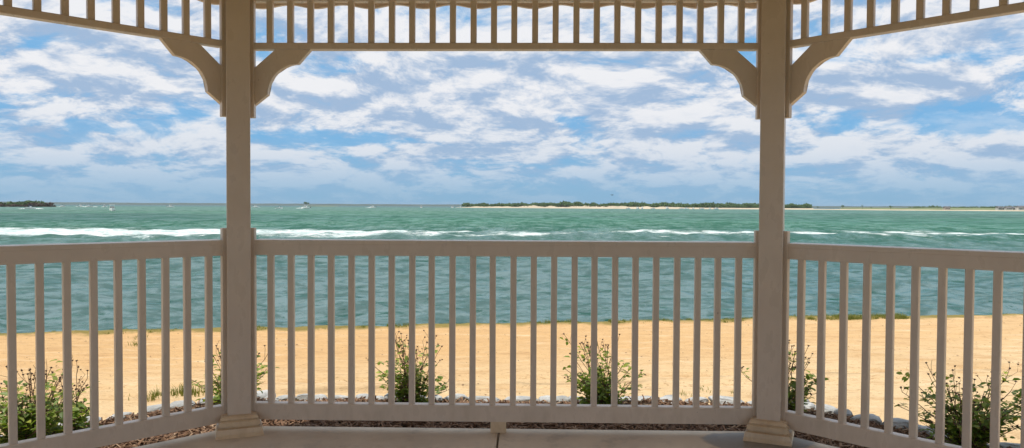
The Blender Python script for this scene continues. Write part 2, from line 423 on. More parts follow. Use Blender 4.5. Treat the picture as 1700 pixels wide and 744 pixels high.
    ms = N.node('ShaderNodeMixShader'); N.l.new(fac, ms.inputs[0]); N.l.new(N.b.outputs[0], ms.inputs[1]); N.l.new(gl.outputs[0], ms.inputs[2])
    N.l.new(ms.outputs[0], N.out.inputs[0])
WATER = material('green_sea_water', _water)

# ------------------------------------------------------------------ land and water
S = 2.84                                         # side of the octagon
LIPK = .168
def octa_offset(x, y):
    """signed distance outside the octagonal rail line (front, left, right sides matter)"""
    cx, cy, ap = 0., -S/2*(1+math.sqrt(2)), S/2*(1+math.sqrt(2))
    d = -1e9*np.ones_like(x)
    for k in range(8):
        a = k*math.pi/4
        d = np.maximum(d, (x-cx)*math.sin(a)+(y-cy)*math.cos(a)-ap)
    return d
def axis(segs):
    out = []
    for a, b, n in segs: out += list(np.linspace(a, b, n, endpoint=False))
    return np.array(out+[segs[-1][1]])
us = axis([(-9000,-300,12),(-300,-30,14),(-30,-9,40),(-9,10,460),(10,30,40),(30,300,14),(300,9000,12)])
vs_ = axis([(-9000,-300,12),(-300,-20,20),(-20,-6,50),(-6,-.3,170),(-.3,.6,45),(.6,3,20),(3,14,8)])
U, V = np.meshgrid(us, vs_)
ca, sa = math.cos(math.atan(LIPK)), math.sin(math.atan(LIPK))
lip0 = (0., 4.70)
X = lip0[0]+U*ca-V*sa; Y = lip0[1]+U*sa+V*ca
wob = (fbm(U*.7, U*0+3, 4)-.5)*.26*(np.abs(U) < 60)
Vw = V-wob
Z = np.where(Vw < 0, -.14-.01*np.clip((Vw+3)/3, 0, 1), -.15-np.clip(Vw, 0, 3)**.8*.85)
near = (np.abs(U) < 40) & (V > -30)
Z = Z+near*((fbm(X*1.3, Y*2.2, 4)-.5)*.05+(fbm(X*6, Y*9, 3)-.5)*.026)
Z = Z+near*np.exp(-((Vw+.13)/.12)**2)*(.02+.03*(fbm(U*2, U*0, 3)-.4))      # little raised lip
track = np.exp(-((V+2.75+.12*np.sin(U*.4))/.05)**2)+np.exp(-((V+3.05+.1*np.sin(U*.37))/.04)**2)
Z = Z-near*track*.05
Z = np.maximum(Z, -3.2)
off = octa_offset(X, Y); Z = np.where(off < 1.0, np.minimum(Z, -.19), Z)
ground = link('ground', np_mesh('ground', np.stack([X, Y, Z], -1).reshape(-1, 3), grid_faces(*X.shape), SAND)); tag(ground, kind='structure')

# water: one sheet of concentric rows out to the horizon, with real waves
rows = np.concatenate([1866/np.linspace(260, 40, 480), 1866/np.linspace(39.8, 20, 90)[0:], 1866/np.linspace(19.8, 2, 110), np.geomspace(1000, 9000, 14)])
angs = np.concatenate([np.linspace(-180, -54, 30, endpoint=False), np.linspace(-54, 52, 1000), np.linspace(54, 180, 30)])
RR, AA = np.meshgrid(rows, np.radians(angs), indexing='ij')
WX = CAM[0]+RR*np.sin(AA); WY = CAM[1]+RR*np.cos(AA)
drow = np.gradient(rows)[:, None]
WZ = np.zeros_like(WX); DX = np.zeros_like(WX); DY = np.zeros_like(WX)
wr = np.random.default_rng(11)
gust = .55+.9*fbm(WX*.05, WY*.09, 3)
rough_far = np.clip((RR-14)/45, 0, 1)
for k in range(110):
    lam = .26*(5.5/.26)**(wr.random()**1.15)
    th = R(-90+wr.normal(0, 30)+6); kx, ky = math.cos(th)*2*math.pi/lam, math.sin(th)*2*math.pi/lam
    slope = .044*(1 if lam < 1.3 else .6)
    amp = slope*lam/(2*math.pi)
    w = np.clip((lam/drow-2.0)/1.5, 0, 1)
    ph = WX*kx+WY*ky+wr.random()*6.28
    s_ = amp*w*gust*(.75+.75*rough_far)
    WZ += s_*np.cos(ph); DX -= s_*np.sin(ph)*math.cos(th)*.45; DY -= s_*np.sin(ph)*math.sin(th)*.45
# the boat wake rolling in: a long low breaker
line = np.interp(WX, [-80,-40,-12,8,22,45,90], [46,46,51,55,57.5,58.5,60])
ridge = (fbm(WX*.11, WX*0+5, 3)-.28)*1.05
rd = WY-line+(fbm(WX*.2, WX*0+8, 3)-.5)*3
hgt = np.clip(ridge, .18, .75)*np.clip((WX+24)/14, .15, 1)
WZ += hgt*np.where(rd < 0, np.exp(-(rd/1.3)**2), np.exp(-(rd/7.)**2))*.80
WZ += .16*np.exp(-((WY-line-13-(fbm(WX*.1, WX*0+2, 2)-.5)*8)/1.6)**2)+.12*np.exp(-((WY-line+11-(fbm(WX*.12, WX*0+4, 2)-.5)*6)/1.3)**2)
# foam cover, 0..1
c0 = np.interp(WX, [-90,-56,-40,-25,-12,0,23,50,90], [62,61,62.5,62.5,58.5,59.5,63.5,66,68])
half = np.interp(WX, [-90,-56,-40,-25,-12,0,23,50,90], [20,20,17,14,10.5,10,10,9.5,9])
inten = np.interp(WX, [-90,-45,-25,-10,0,23,50,90], [1.3,1.3,1.25,1.25,1.36,1.36,1.28,1.05])
t = np.abs(WY-c0+(fbm(WX*.08, WY*.1, 4)-.5)*13+(fbm(WX*.45, WY*.35, 4)-.5)*9)/half
foam = inten*np.clip(1.18-t, 0, 1)
crest = np.exp(-((rd-.9)/.8)**2)*np.clip((ridge-.22)*3.2, 0, 1)*.85
foam = np.maximum(foam*np.clip((rd+1.2)/1.0, 0, 1)**np.clip((WX+30)/20, 0, 1), crest)
veil = .50*np.clip(1.2-np.abs(WY-c0-3+(fbm(WX*.1+7, WY*.1, 3)-.5)*10)/(half*1.5), 0, 1)
foam = np.maximum(foam, veil*(rd > .5))
trail = np.exp(-((WY-c0-13-(fbm(WX*.06, WY*.05, 3)-.5)*10)/1.4)**2)*np.clip((fbm(WX*.05, WY*.02, 3)-.42)*4, 0, 1)*.75
foam = np.maximum(foam, trail)
cap = np.clip((fbm(WX*.16+40, WY*.11, 4)-.60)*7, 0, 1)*np.clip((RR-75)/40, 0, 1)*np.clip((420-RR)/200, 0, 1)*np.interp(WX, [-40, -5, 15, 60, 120], [.25, .5, .85, .8, .4])
foam = np.maximum(foam, cap*.72)
foam = np.maximum(foam, .42*np.clip((fbm(WX*.5+9, WY*.35, 4)-.66)*8, 0, 1)*(RR < 75)*(RR > 32))
me = np_mesh('sea_water', np.stack([WX+DX, WY+DY, ZW+WZ], -1).reshape(-1, 3), grid_faces(*WX.shape)[:, ::-1], WATER)
at_ = me.attributes.new('foam', 'FLOAT', 'POINT'); at_.data.foreach_set('value', foam.astype(np.float32).ravel())
water = tag(link('sea_water', me), kind='structure')

# ------------------------------------------------------------------ concrete floor and mulch bed
def octagon(off_, cx=0., cy=-S/2*(1+math.sqrt(2))):
    ap = S/2*(1+math.sqrt(2))+off_; rad = ap/math.cos(math.pi/8)
    return [Vector((cx+rad*math.sin((k+.5)*math.pi/4), cy+rad*math.cos((k+.5)*math.pi/4), 0)) for k in range(8)]
bm = bmesh.new()
ring = octagon(.095)       # k=0 is front right corner, k=7 front left
g = .004
for side in (1, -1):
    pts = [p for p in ring if p.x*side > 0]
    pts = sorted(pts, key=lambda p: -p.y)
    top_y, bot_y = ring[0].y, min(p.y for p in ring)
    poly = [Vector((side*g-.03*0-.02, top_y, 0))]+pts+[Vector((side*g-.02, bot_y, 0))]
    if side < 0: poly = poly[::-1]
    a = [bm.verts.new((p.x, p.y, 0)) for p in poly]; b = [bm.verts.new((p.x, p.y, -.30)) for p in poly]
    ft = bm.faces.new(a[::-1] if side > 0 else a[::-1]); bm.faces.new(b)
    n = len(a)
    for i in range(n): bm.faces.new((a[i], a[(i+1)%n], b[(i+1)%n], b[i]))
bmesh.ops.recalc_face_normals(bm, faces=bm.faces[:])
es = [e for e in bm.edges if all(abs(v.co.z) < 1e-6 for v in e.verts)]
bmesh.ops.bevel(bm, geom=es, offset=.012, segments=3, profile=.5, affect='EDGES')
slab = obj('concrete_floor', bm, CONC); tag(slab, kind='structure')

# mulch: a bed of bark with thousands of chips in front of the three near sides
bm = bmesh.new()
xs = np.linspace(-4.6, 4.6, 230); ys = np.linspace(-2.9, 1.15, 110); MX, MY = np.meshgrid(xs, ys)
MO = octa_offset(MX, MY)
MZ = -.105+(fbm(MX*3, MY*3, 4)-.5)*.05
MZ = np.where(MO > 1.03, -.25, np.where(MO < .0, -.25, MZ))
bed = tag(link('mulch_bed', np_mesh('mulch_bed', np.stack([MX, MY, MZ], -1).reshape(-1, 3), grid_faces(*MX.shape), SOIL)), kind='structure')
random.seed(3)
nr = np.random.default_rng(5)
N_ = 19000
P = []
while len(P) < N_:
    x_ = nr.uniform(-3.6, 3.6, 20000); y_ = nr.uniform(-1.9, 1.1, 20000); o_ = octa_offset(x_, y_)
    ok = (o_ > .10) & (o_ < 1.0); P += list(zip(x_[ok], y_[ok]))
P = np.array(P[:N_]); hz = -.105+(fbm(P[:,0]*3, P[:,1]*3, 4)-.5)*.05
L_ = nr.uniform(.016, .05, N_); Wd = nr.uniform(.003, .008, N_); Tk = nr.uniform(.0015, .004, N_)
yaw = nr.uniform(0, 2*math.pi, N_); pit = nr.normal(0, .3, N_)
dx_ = np.stack([np.cos(yaw)*np.cos(pit), np.sin(yaw)*np.cos(pit), np.sin(pit)], 1)
dy_ = np.stack([-np.sin(yaw), np.cos(yaw), nr.normal(0, .35, N_)], 1); dy_ /= np.linalg.norm(dy_, axis=1)[:, None]
dz_ = np.cross(dx_, dy_)
ctr = np.stack([P[:,0], P[:,1], hz+.006+nr.uniform(0, .018, N_)], 1)
V8 = []
for sx_, sy_, sz_ in ((-1,-1,-1),(1,-1,-1),(1,1,-1),(-1,1,-1),(-1,-1,1),(1,-1,1),(1,1,1),(-1,1,1)):
    tap = np.where(sx_ > 0, nr.uniform(.3, .9, N_), nr.uniform(.6, 1., N_))
    V8.append(ctr+dx_*(L_*sx_)[:, None]+dy_*(Wd*sy_*tap)[:, None]+dz_*(Tk*sz_)[:, None])
V8 = np.stack(V8, 1).reshape(-1, 3)
F6 = np.array([(3,2,1,0),(4,5,6,7),(0,1,5,4),(1,2,6,5),(2,3,7,6),(3,0,4,7)])
FF = (F6[None]+8*np.arange(N_)[:, None, None]).reshape(-1, 4)
mul = tag(link('mulch', np_mesh('mulch', V8, FF, CHIPS, False)), 'brown shredded bark mulch spread between railing and edging stones', 'mulch', kind='stuff')

# scattered grit, shell and weed scraps on the sand
N_ = 1500
u_ = nr.uniform(-8.5, 9.5, N_); v_ = -np.abs(nr.uniform(.02, 3.9, N_)); px_ = u_*ca-v_*sa; py_ = 4.7+u_*sa+v_*ca
keep = octa_offset(px_, py_) > 1.25; px_, py_ = px_[keep], py_[keep]; N_ = len(px_)
sc = nr.uniform(.002, .005, N_)*nr.choice([1, 1.5], N_); yaw = nr.uniform(0, 6.28, N_)
Vt = []
for k, (a_, b_, c_) in enumerate(((-2.2,-.4,0),(2.0,-.5,0),(.3,.9,0),(.2,0,.8))):
    Vt.append(np.stack([px_+sc*(a_*np.cos(yaw)-b_*np.sin(yaw)), py_+sc*(a_*np.sin(yaw)+b_*np.cos(yaw)), -.146+sc*c_+.006], 1))
Vt = np.stack(Vt, 1).reshape(-1, 3); F4 = np.array([(0,1,3),(1,2,3),(2,0,3),(2,1,0)])
tag(link('beach_debris', np_mesh('beach_debris', Vt, (F4[None]+4*np.arange(N_)[:, None, None]).reshape(-1, 3), CHIPS, False)),
    'dark scraps of weed and shell scattered over the sand', 'debris', kind='stuff')

# edging stones
def stone_mesh(seed, L, Wd, H):
    r = random.Random(seed); bm = bmesh.new(); bmesh.ops.create_icosphere(bm, subdivisions=3, radius=1)
    cuts = [(Vector((r.gauss(0,1), r.gauss(0,1), r.gauss(0,.7))).normalized(), r.uniform(.72, .92)) for _ in range(9)]
    for v in bm.verts:
        c = v.co.copy(); c = Vector([math.copysign(abs(q)**.75, q) for q in c])
        for n_, dd in cuts:
            e_ = c.dot(n_)-dd
            if e_ > 0: c -= n_*e_*.9
        c += v.co*(vnoise(np.array([v.co.x*2.5+seed]), np.array([v.co.y*2.5+v.co.z*2]))[0]-.5)*.12+v.co*(vnoise(np.array([v.co.x*6+seed]), np.array([v.co.y*6+v.co.z*5]))[0]-.5)*.14
        v.co = Vector((c.x*L/2, c.y*Wd/2, c.z*H/2))
    return mesh_of('edging_stone', bm, STONE, False)
smeshes = [stone_mesh(k, r0, r1, r2) for k, (r0, r1, r2) in enumerate(((.21,.13,.075),(.15,.14,.06),(.25,.13,.075),(.11,.10,.06),(.18,.14,.075)))]
slen = (.21,.15,.25,.11,.18)
rs = random.Random(4)
ring_s = octagon(1.09)
seq = [(7, 6, 2.7, 'weathered pale limestone edging stone in the left run, beyond the left railing', 'edging stones beyond the left railing'),
       (7, 0, 9, 'sunlit pale limestone edging stone in the front run between bark mulch and beach sand', 'edging stones beyond the front railing'),
       (0, 1, 2.9, 'shaded bluish limestone edging stone in the right run, beyond the right railing', 'edging stones beyond the right railing')]
for a_, b_, mx, lab, grp in seq:
    A_, B_ = ring_s[a_], ring_s[b_]; dvec = (B_-A_).normalized(); tot = min(mx, (B_-A_).length); pos = .1
    ang0 = math.atan2(dvec.y, dvec.x)
    while pos < tot:
        k = rs.randrange(5); pos += slen[k]/2
        p = A_+dvec*pos+Vector((-dvec.y, dvec.x, 0))*rs.uniform(-.025, .025)
        o = link('edging_stone', smeshes[k], None, (p.x, p.y, -.112+rs.uniform(-.014, .014)), (rs.uniform(-.2,.2), rs.uniform(-.12,.12), ang0+rs.uniform(-.12,.12)+rs.choice((0, math.pi))))
        tag(o, lab, 'stone', grp); pos += slen[k]/2-rs.uniform(.0, .012)

# grass
def grass_patch(name, spots, label, seed, hmul=1.):
    r = np.random.default_rng(seed); V_, F_ = [], []
    for (x0, y0, z0, rad, n, h) in spots:
        for _ in range(n):
            a = r.uniform(0, 6.28); rr_ = rad*abs(r.normal(0, .5)); bx_, by_ = x0+rr_*math.cos(a), y0+rr_*math.sin(a)
            hh = h*r.uniform(.4, 1.1)*hmul; ln = r.normal(0, .35, 2)*hh; w_ = r.uniform(.0015, .0035); t_ = r.uniform(0, 3.14)
            i0 = len(V_); cx_, sy_ = math.cos(t_)*w_, math.sin(t_)*w_
            V_ += [(bx_-cx_, by_-sy_, z0), (bx_+cx_, by_+sy_, z0), (bx_+cx_*.7+ln[0]*.35, by_+sy_*.7+ln[1]*.35, z0+hh*.6), (bx_-cx_*.7+ln[0]*.35, by_-sy_*.7+ln[1]*.35, z0+hh*.6), (bx_+ln[0], by_+ln[1], z0+hh*.95)]
            F_ += [(i0, i0+1, i0+2), (i0, i0+2, i0+3), (i0+3, i0+2, i0+4)]
    tag(link(name, np_mesh(name, V_, F_, GRASS, False)), label, 'grass', kind='stuff')
rg = random.Random(9); spots = []
def lip_pt(px):
    d = RT*((px-850)/F_PX)+FW; t_ = (4.70-CAM[1]+LIPK*CAM[0])/(d.y-LIPK*d.x); return CAM[0]+d.x*t_, CAM[1]+d.y*t_
for a_, b_, dens, h in ((1300,1495,1.3,.055),(1010,1110,.7,.04),(880,960,.7,.04),(1100,1290,.6,.035),(640,690,.35,.035),(500,640,.18,.02),(425,445,.5,.04),(205,290,.35,.035),(0,200,.16,.02),(700,880,.12,.02)):
    for _ in range(int((b_-a_)*dens)):
        x_, y_ = lip_pt(rg.uniform(a_, b_)); s_ = rg.uniform(-.22, .02)
        spots.append((x_-s_*sa, y_+s_*ca, -.15, .06, 22, h*rg.uniform(.6, 1.2)))
for (px, py, rad, n, h) in ((228,572,.10,40,.05),(232,560,.1,40,.04)):
    p = ground_at(px, py, -.14); spots.append((p.x, p.y, -.145, rad, n, h))
grass_patch('lip_grass', spots, 'short yellow green grass along the edge of the sand above the water', 1)
spots = []
for (px, py, rad, n, h) in ((255,662,.10,55,.07),(262,656,.08,35,.06),(290,654,.12,60,.07),(303,652,.08,40,.09),(318,653,.1,70,.08),(345,652,.14,60,.06),(240,657,.12,25,.04),(1140,655,.15,30,.03),(1160,645,.15,25,.03),(1220,650,.12,25,.03)):
    p = ground_at(px, py, -.13); spots.append((p.x, p.y, -.14, rad, n, h))
grass_patch('bed_grass', spots, 'thin green grass sprouting behind the pale edging stones on the left', 2)

# ------------------------------------------------------------------ gazebo
gz = empty('gazebo', (0, -S/2*(1+math.sqrt(2)), 0))
tag(gz, 'octagonal cream gazebo with slatted railings and scalloped eaves around the viewer', 'gazebo')
gc = gz.location
def gobj(name, bm, mat, loc, rot=0, smooth=False):
    return obj(name, bm, mat, gz, (loc[0]-gc.x, loc[1]-gc.y, loc[2] if len(loc) > 2 else 0), (0, 0, rot), smooth)
PSP = .1091; E0 = (S-23*PSP)/2
ZT = (.948, 1.030); ZB = (.061, .1485); ZU = (2.047, 2.0815); ZV = (2.303, 2.39)
XE = .083                                       # rails begin this far from the corner
# shared picket meshes
bm = bmesh.new(); box(bm, -.0163, .0163, .0115, .0440, .12, .97, .0065, 3); picket_me = mesh_of('picket', bm, VINYL)
bm = bmesh.new(); box(bm, -.0163, .0163, .0115, .0440, 2.06, 2.33, .0065, 3); spindle_me = mesh_of('picket', bm, VINYL)
def bracket_pts(sgn, x0):
    o = [(0, 0), (.298, 0), (.231, -.076)]
    for k in range(1, 12):
        a = math.pi/2*k/12; o.append((.231-.164*math.sin(a), -.240+.164*math.cos(a)))
    o += [(.067, -.240), (0, -.300), (0, -.104), (.109, 0)]
    # outline with the corner triangle left open
    outer = [(.109, 0)]+[(.298, 0), (.231, -.076)]+o[3:14]+[(.067, -.240), (0, -.300), (0, -.104)]
    return [(x0+sgn*(x-(.010 if x == 0 else 0)), z) for x, z in outer]
ring0 = octagon(0.); jit = random.Random(21)
def panel(k, shift):
    """side k of the octagon: from corner k-1 (left, seen from inside) to corner k (right)"""
    A_, B_ = ring0[(k-1) % 8], ring0[k % 8]; d = (B_-A_).normalized(); rot = math.atan2(d.y, d.x)
    # railing: both rails in one mesh, each picket a piece of its own
    bm = bmesh.new()
    t0, t1 = ZT
    extrude_section(bm, [(.002,t0),(.002,t1-.024),(0,t1-.021),(0,t1-.003),(.003,t1),(.096,t1+.002),(.099,t1-.001),(.100,t1-.008),(.100,t1-.021),(.053,t1-.026),(.053,t0)], XE, S-XE)
    b0, b1 = ZB
    extrude_section(bm, [(.001,b0),(.001,b1-.006),(.003,b1-.0015),(.007,b1),(.048,b1),(.052,b1-.0015),(.054,b1-.006),(.054,b0)], XE, S-XE)
    rail = gobj('railing', bm, VINYL, A_, rot)
    for i in range(24):
        link('picket', picket_me, rail, (E0+i*PSP+shift+jit.gauss(0, .0008), jit.gauss(0, .0006), 0), (0, jit.gauss(0, .0012), jit.gauss(0, .012)))
    bm = bmesh.new(); xm = S/2-.022
    box(bm, xm-.042, xm+.042, .004, .050, .0, ZB[0]+.003, .003); obj('support_block', bm, AGED, rail)
    # frieze
    bm = bmesh.new(); u0, u1 = ZU
    extrude_section(bm, [(0,u0+.003),(0,u1-.003),(.003,u1),(.052,u1),(.055,u1-.003),(.055,u0+.003),(.052,u0),(.003,u0)], XE, S-XE)
    u0, u1 = ZV
    extrude_section(bm, [(0,u0+.003),(0,u1-.003),(.003,u1),(.052,u1),(.055,u1-.003),(.055,u0+.003),(.052,u0),(.003,u0)], XE, S-XE)
    fr = gobj('frieze', bm, VINYL, A_, rot)
    for i in range(24):
        link('picket', spindle_me, fr, (E0+i*PSP+shift+jit.gauss(0, .0008), jit.gauss(0, .0006), 0), (0, 0, jit.gauss(0, .012)))
    for sgn, x0 in ((1, .0885), (-1, S-.0885)):
        bm = bmesh.new(); extrude_outline(bm, bracket_pts(sgn, x0), .010, .046)
        b_ = gobj('corner_bracket', bm, VINYL, (A_.x, A_.y, ZU[0]), rot)
        mod = b_.modifiers.new('bevel', 'BEVEL'); mod.width = .006; mod.segments = 3; mod.limit_method = 'ANGLE'; mod.angle_limit = R(35)
    # scalloped eave trim, a board hanging from the eave outside the frieze
    e_ = .30; half = S/2+e_*math.tan(math.pi/8); bm = bmesh.new()
    n = 240; lo = []; period = .3105
    for i in range(n+1):
        x = -half+2*half*i/n; lo.append((x+S/2, 2.350+.0105*math.cos((x-.00)/period*2*math.pi)))
    hi = [(S/2+half, 2.455), (S/2-half, 2.455)]
    f_, b_v = [bm.verts.new((x, e_-.012, z)) for x, z in lo], [bm.verts.new((x, e_+.012, z)) for x, z in lo]
    fu, bu = [bm.verts.new((x, e_-.012, 2.455)) for x, z in lo], [bm.verts.new((x, e_+.012, 2.455)) for x, z in lo]
    for i in range(n):
        bm.faces.new((f_[i], f_[i+1], fu[i+1], fu[i])); bm.faces.new((b_v[i+1], b_v[i], bu[i], bu[i+1]))
        bm.faces.new((f_[i+1], f_[i], b_v[i], b_v[i+1])); bm.faces.new((fu[i], fu[i+1], bu[i+1], bu[i]))
    gobj('scalloped_trim', bm, VINYL, A_, rot)
    # header beam under the roof
    bm = bmesh.new(); box(bm, .05, S-.05, -.02, .075, 2.393, 2.50, .004); gobj('header_beam', bm, VINYL, A_, rot)
for k, sh in ((0, 0.), (7, .0147), (1, -.0147)): panel(k, sh)
for k in range(8):
    c = ring0[k]; a = (k+.5)*math.pi/4            # direction outward, clockwise from +y
    rot = -a
    # post centre a little inside the corner
    pc = Vector((c.x-math.sin(a)*.016, c.y-math.cos(a)*.016, 0))
    bm = bmesh.new(); box(bm, -.0595, .0595, -.0595, .0595, 0, 2.50, .005, 3)
    post = gobj('post', bm, VINYL, pc, rot)
    bm = bmesh.new()
    prof = [(.1195,0),(.1195,.010),(.1165,.014),(.1160,.024),(.1130,.036),(.1115,.045),(.1035,.047),(.0935,.050),(.0935,.055),(.1035,.058),(.1025,.078),(.0945,.082),(.0885,.085),(.0945,.090),(.0930,.095),(.086,.104),(.0635,.107)]
    rings = [[bm.verts.new((sx*w, sy*w, z)) for sx, sy in ((-1,-1),(1,-1),(1,1),(-1,1))] for w, z in prof]
    for q0, q1 in zip(rings, rings[1:]):
        for j in range(4): bm.faces.new((q0[j], q0[(j+1)%4], q1[(j+1)%4], q1[j]))
    bm.faces.new(rings[-1])
    base = obj('base_moulding', bm, AGED, post)
        # fillet strips that take the rails: one on each flank, square to its railing
    for sgn in (1, -1):
        m_ = Matrix.Rotation(-sgn*math.pi/8, 4, 'Z') 
        for z0, z1 in ((.105, 1.094), (1.682, 2.392)):
            bm = bmesh.new(); x0, x1 = sorted((sgn*.054, sgn*.0865))
            box(bm, x0, x1, -.002, .030, z0, z1, .003, 2, Matrix.Translation((0, .016, 0)) @ m_)
            obj('rail_fillet', bm, VINYL, post)
# roof: shingled pyramid, board ceiling below
def pyramid(bm, off_, z0, z1, th):
    r8 = octagon(off_); top = bm.verts.new((0-gc.x*0, gc.y, z1)); top2 = bm.verts.new((0, gc.y, z1-th))
    a = [bm.verts.new((p.x, p.y, z0)) for p in r8]; b = [bm.verts.new((p.x, p.y, z0-th)) for p in r8]
    for i in range(8):
        j = (i+1) % 8
        bm.faces.new((a[i], a[j], top)); bm.faces.new((b[j], b[i], top2)); bm.faces.new((a[i], b[i], b[j], a[j]))
    bmesh.ops.recalc_face_normals(bm, faces=bm.faces[:])
    for v in bm.verts: v.co.x -= gc.x; v.co.y -= gc.y
bm = bmesh.new(); pyramid(bm, .34, 2.54, 4.1, .04); roof = obj('roof', bm, SHINGLE, gz)
bm = bmesh.new(); pyramid(bm, .31, 2.487, 4.04, .025); obj('ceiling', bm, CEIL, roof)

# ------------------------------------------------------------------ beach rose plants
def leaflet(V_, F_, base, d, up, L, Wd):
    side = d.cross(up)
    if side.length < 1e-4: side = Vector((1, 0, 0))
    side.normalize(); n = side.cross(d).normalized()
    i = len(V_)
    V_ += [base, base+d*L*.35+side*Wd*.46+n*Wd*.16, base+d*L*.72+side*Wd*.36+n*Wd*.12-n*L*.04, base+d*L-n*L*.12,
           base+d*L*.72-side*Wd*.36+n*Wd*.12-n*L*.04, base+d*L*.35-side*Wd*.46+n*Wd*.16, base+d*L*.38, base+d*L*.72-n*L*.04]
    F_ += [(i, i+1, i+6), (i+1, i+2, i+7), (i+1, i+7, i+6), (i+2, i+3, i+7), (i, i+6, i+5), (i+6, i+7, i+5), (i+7, i+4, i+5), (i+7, i+3, i+4)]
def rose(px, py, seed, spread, hfol, hdry, ncane, ndry, label, leafiness=1.0, lean=0.):
    r = random.Random(seed); p0 = ground_at(px, py, -.10)
    root = empty('rose_bush', p0); tag(root, label, 'shrub', 'rose bushes in the mulch bed')
    sbm = bmesh.new(); LV, LF = [], []
    def cane(h, sp, rad, dry):
        a = r.uniform(0, 6.28); out = sp*r.uniform(.15, 1)
        tip = Vector((math.cos(a)*out+lean*h, math.sin(a)*out*.8, h)); st = Vector((math.cos(a)*.03*r.random(), math.sin(a)*.03, 0))
        kk = Vector((r.gauss(0, .02), r.gauss(0, .02), 0)); pts = []
        n = 8
        for i in range(n+1):
            t_ = i/n; p = st.lerp(tip, t_); p.x = st.x+(tip.x-st.x)*t_**1.35; p.y = st.y+(tip.y-st.y)*t_**1.35
            pts.append(p+kk*math.sin(t_*5)+Vector((r.gauss(0, .004), r.gauss(0, .004), 0))*(i > 0))
        tube(sbm, pts, rad*1.15, rad*.6, 5); return pts
    def head(p, s):
        ret = bmesh.ops.create_icosphere(sbm, subdivisions=1, radius=s, matrix=Matrix.Translation(p) @ Matrix.Diagonal((1, 1, .85, 1)))
        for f_h in {f for v in ret['verts'] for f in v.link_faces}: f_h.material_index = 1
        for _ in range(5):
            d = Vector((r.gauss(0, 1), r.gauss(0, 1), r.uniform(-.2, 1.2))).normalized()
            q = p+d*s*2.1; w = d.orthogonal().normalized()*s*.35
            vv = [sbm.verts.new(p+w), sbm.verts.new(p-w), sbm.verts.new(q)]; sbm.faces.new(vv).material_index = 1
    def sprig(p, d, nl):
        d = d.normalized(); L = r.uniform(.028, .050)
        tipp = p+d*L*1.6; tube(sbm, [p, p+d*L*.8, tipp], .0011, .0007, 3)
        up = Vector((r.gauss(0, .35), r.gauss(0, .35), 1)).normalized()
        side = d.cross(up).normalized()
        leaflet(LV, LF, tipp, (d+Vector((0, 0, r.uniform(-.3, .2)))).normalized(), up, L, L*.66)
        for j in range(nl):
            q = p.lerp(tipp, .45+.4*j/max(1, nl))
            for sg in (1, -1):
                leaflet(LV, LF, q, (d*.45+side*sg+Vector((0, 0, r.uniform(-.35, .25)))).normalized(), up, L*r.uniform(.75, 1), L*.6)
    for c_ in range(ncane):
        h = hfol*r.uniform(.45, 1.05); pts = cane(h, spread, .0030, False)
        for i in range(2, len(pts)):
            for _ in range(int(1.25*leafiness+r.random())):
                p = pts[i].lerp(pts[i-1], r.random())
                sprig(p, Vector((r.gauss(0, 1), r.gauss(0, 1), r.uniform(-.1, .8))), r.choice((1, 2, 2)))
        if r.random() < .45: head(pts[-1]+Vector((0, 0, .008)), r.uniform(.004, .0065))
        if r.random() < .4:
            for _ in range(3):
                q = pts[-1]+Vector((r.gauss(0, .02), r.gauss(0, .02), r.uniform(.01, .035))); tube(sbm, [pts[-1], q], .001, .0008, 3); head(q, .0055)
    for c_ in range(ndry):
        h = hdry*r.uniform(.7, 1.02); pts = cane(h, spread*.75, .0024, True)
        head(pts[-1], .0062)
        for i in (4, 5, 6, 7):
            if r.random() < .75:
                q1 = pts[i]+Vector((r.gauss(0, .035), r.gauss(0, .03), r.uniform(.03, .07))); q2 = q1+Vector((r.gauss(0, .012), r.gauss(0, .01), r.uniform(.01, .05)))
                tube(sbm, [pts[i], q1, q2], .0015, .001, 3)
                if r.random() < .8: head(q2, r.uniform(.0045, .0065))
            if r.random() < .35: sprig(pts[i], Vector((r.gauss(0, 1), r.gauss(0, 1), .3)), 1)
    st_ = obj('stems', sbm, STEM, root); st_.data.materials.append(SEED)
    link('foliage', np_mesh('foliage', [tuple(v) for v in LV], LF, LEAF, False), root)
rose(45, 752, 1, .34, .36, .50, 40, 14, 'large leafy rose bush behind the left railing, leftmost of all the bushes', 1.15)
rose(118, 728, 8, .15, .27, .47, 14, 4, 'small rose bush with tall bare dry canes right beside the large leftmost bush', .9)
rose(388, 682, 2, .31, .28, .46, 26, 16, 'scraggly rose bush with bare twigs growing behind the left post', .9)
rose(684, 676, 3, .31, .29, .46, 23, 17, 'rose bush with spiky dry seed stalks behind the front railing, left of its middle', 1.0)
rose(1000, 676, 4, .32, .28, .48, 23, 17, 'rose bush with tall thin dead canes behind the front railing, right of its middle', 1.0)
rose(1300, 690, 5, .25, .28, .46, 22, 14, 'rose bush half hidden behind the right post with curled dry canes', .95)
rose(1605, 748, 6, .37, .34, .45, 40, 13, 'broad bushy green rose bush behind the right railing, rightmost of all the bushes', 1.1)

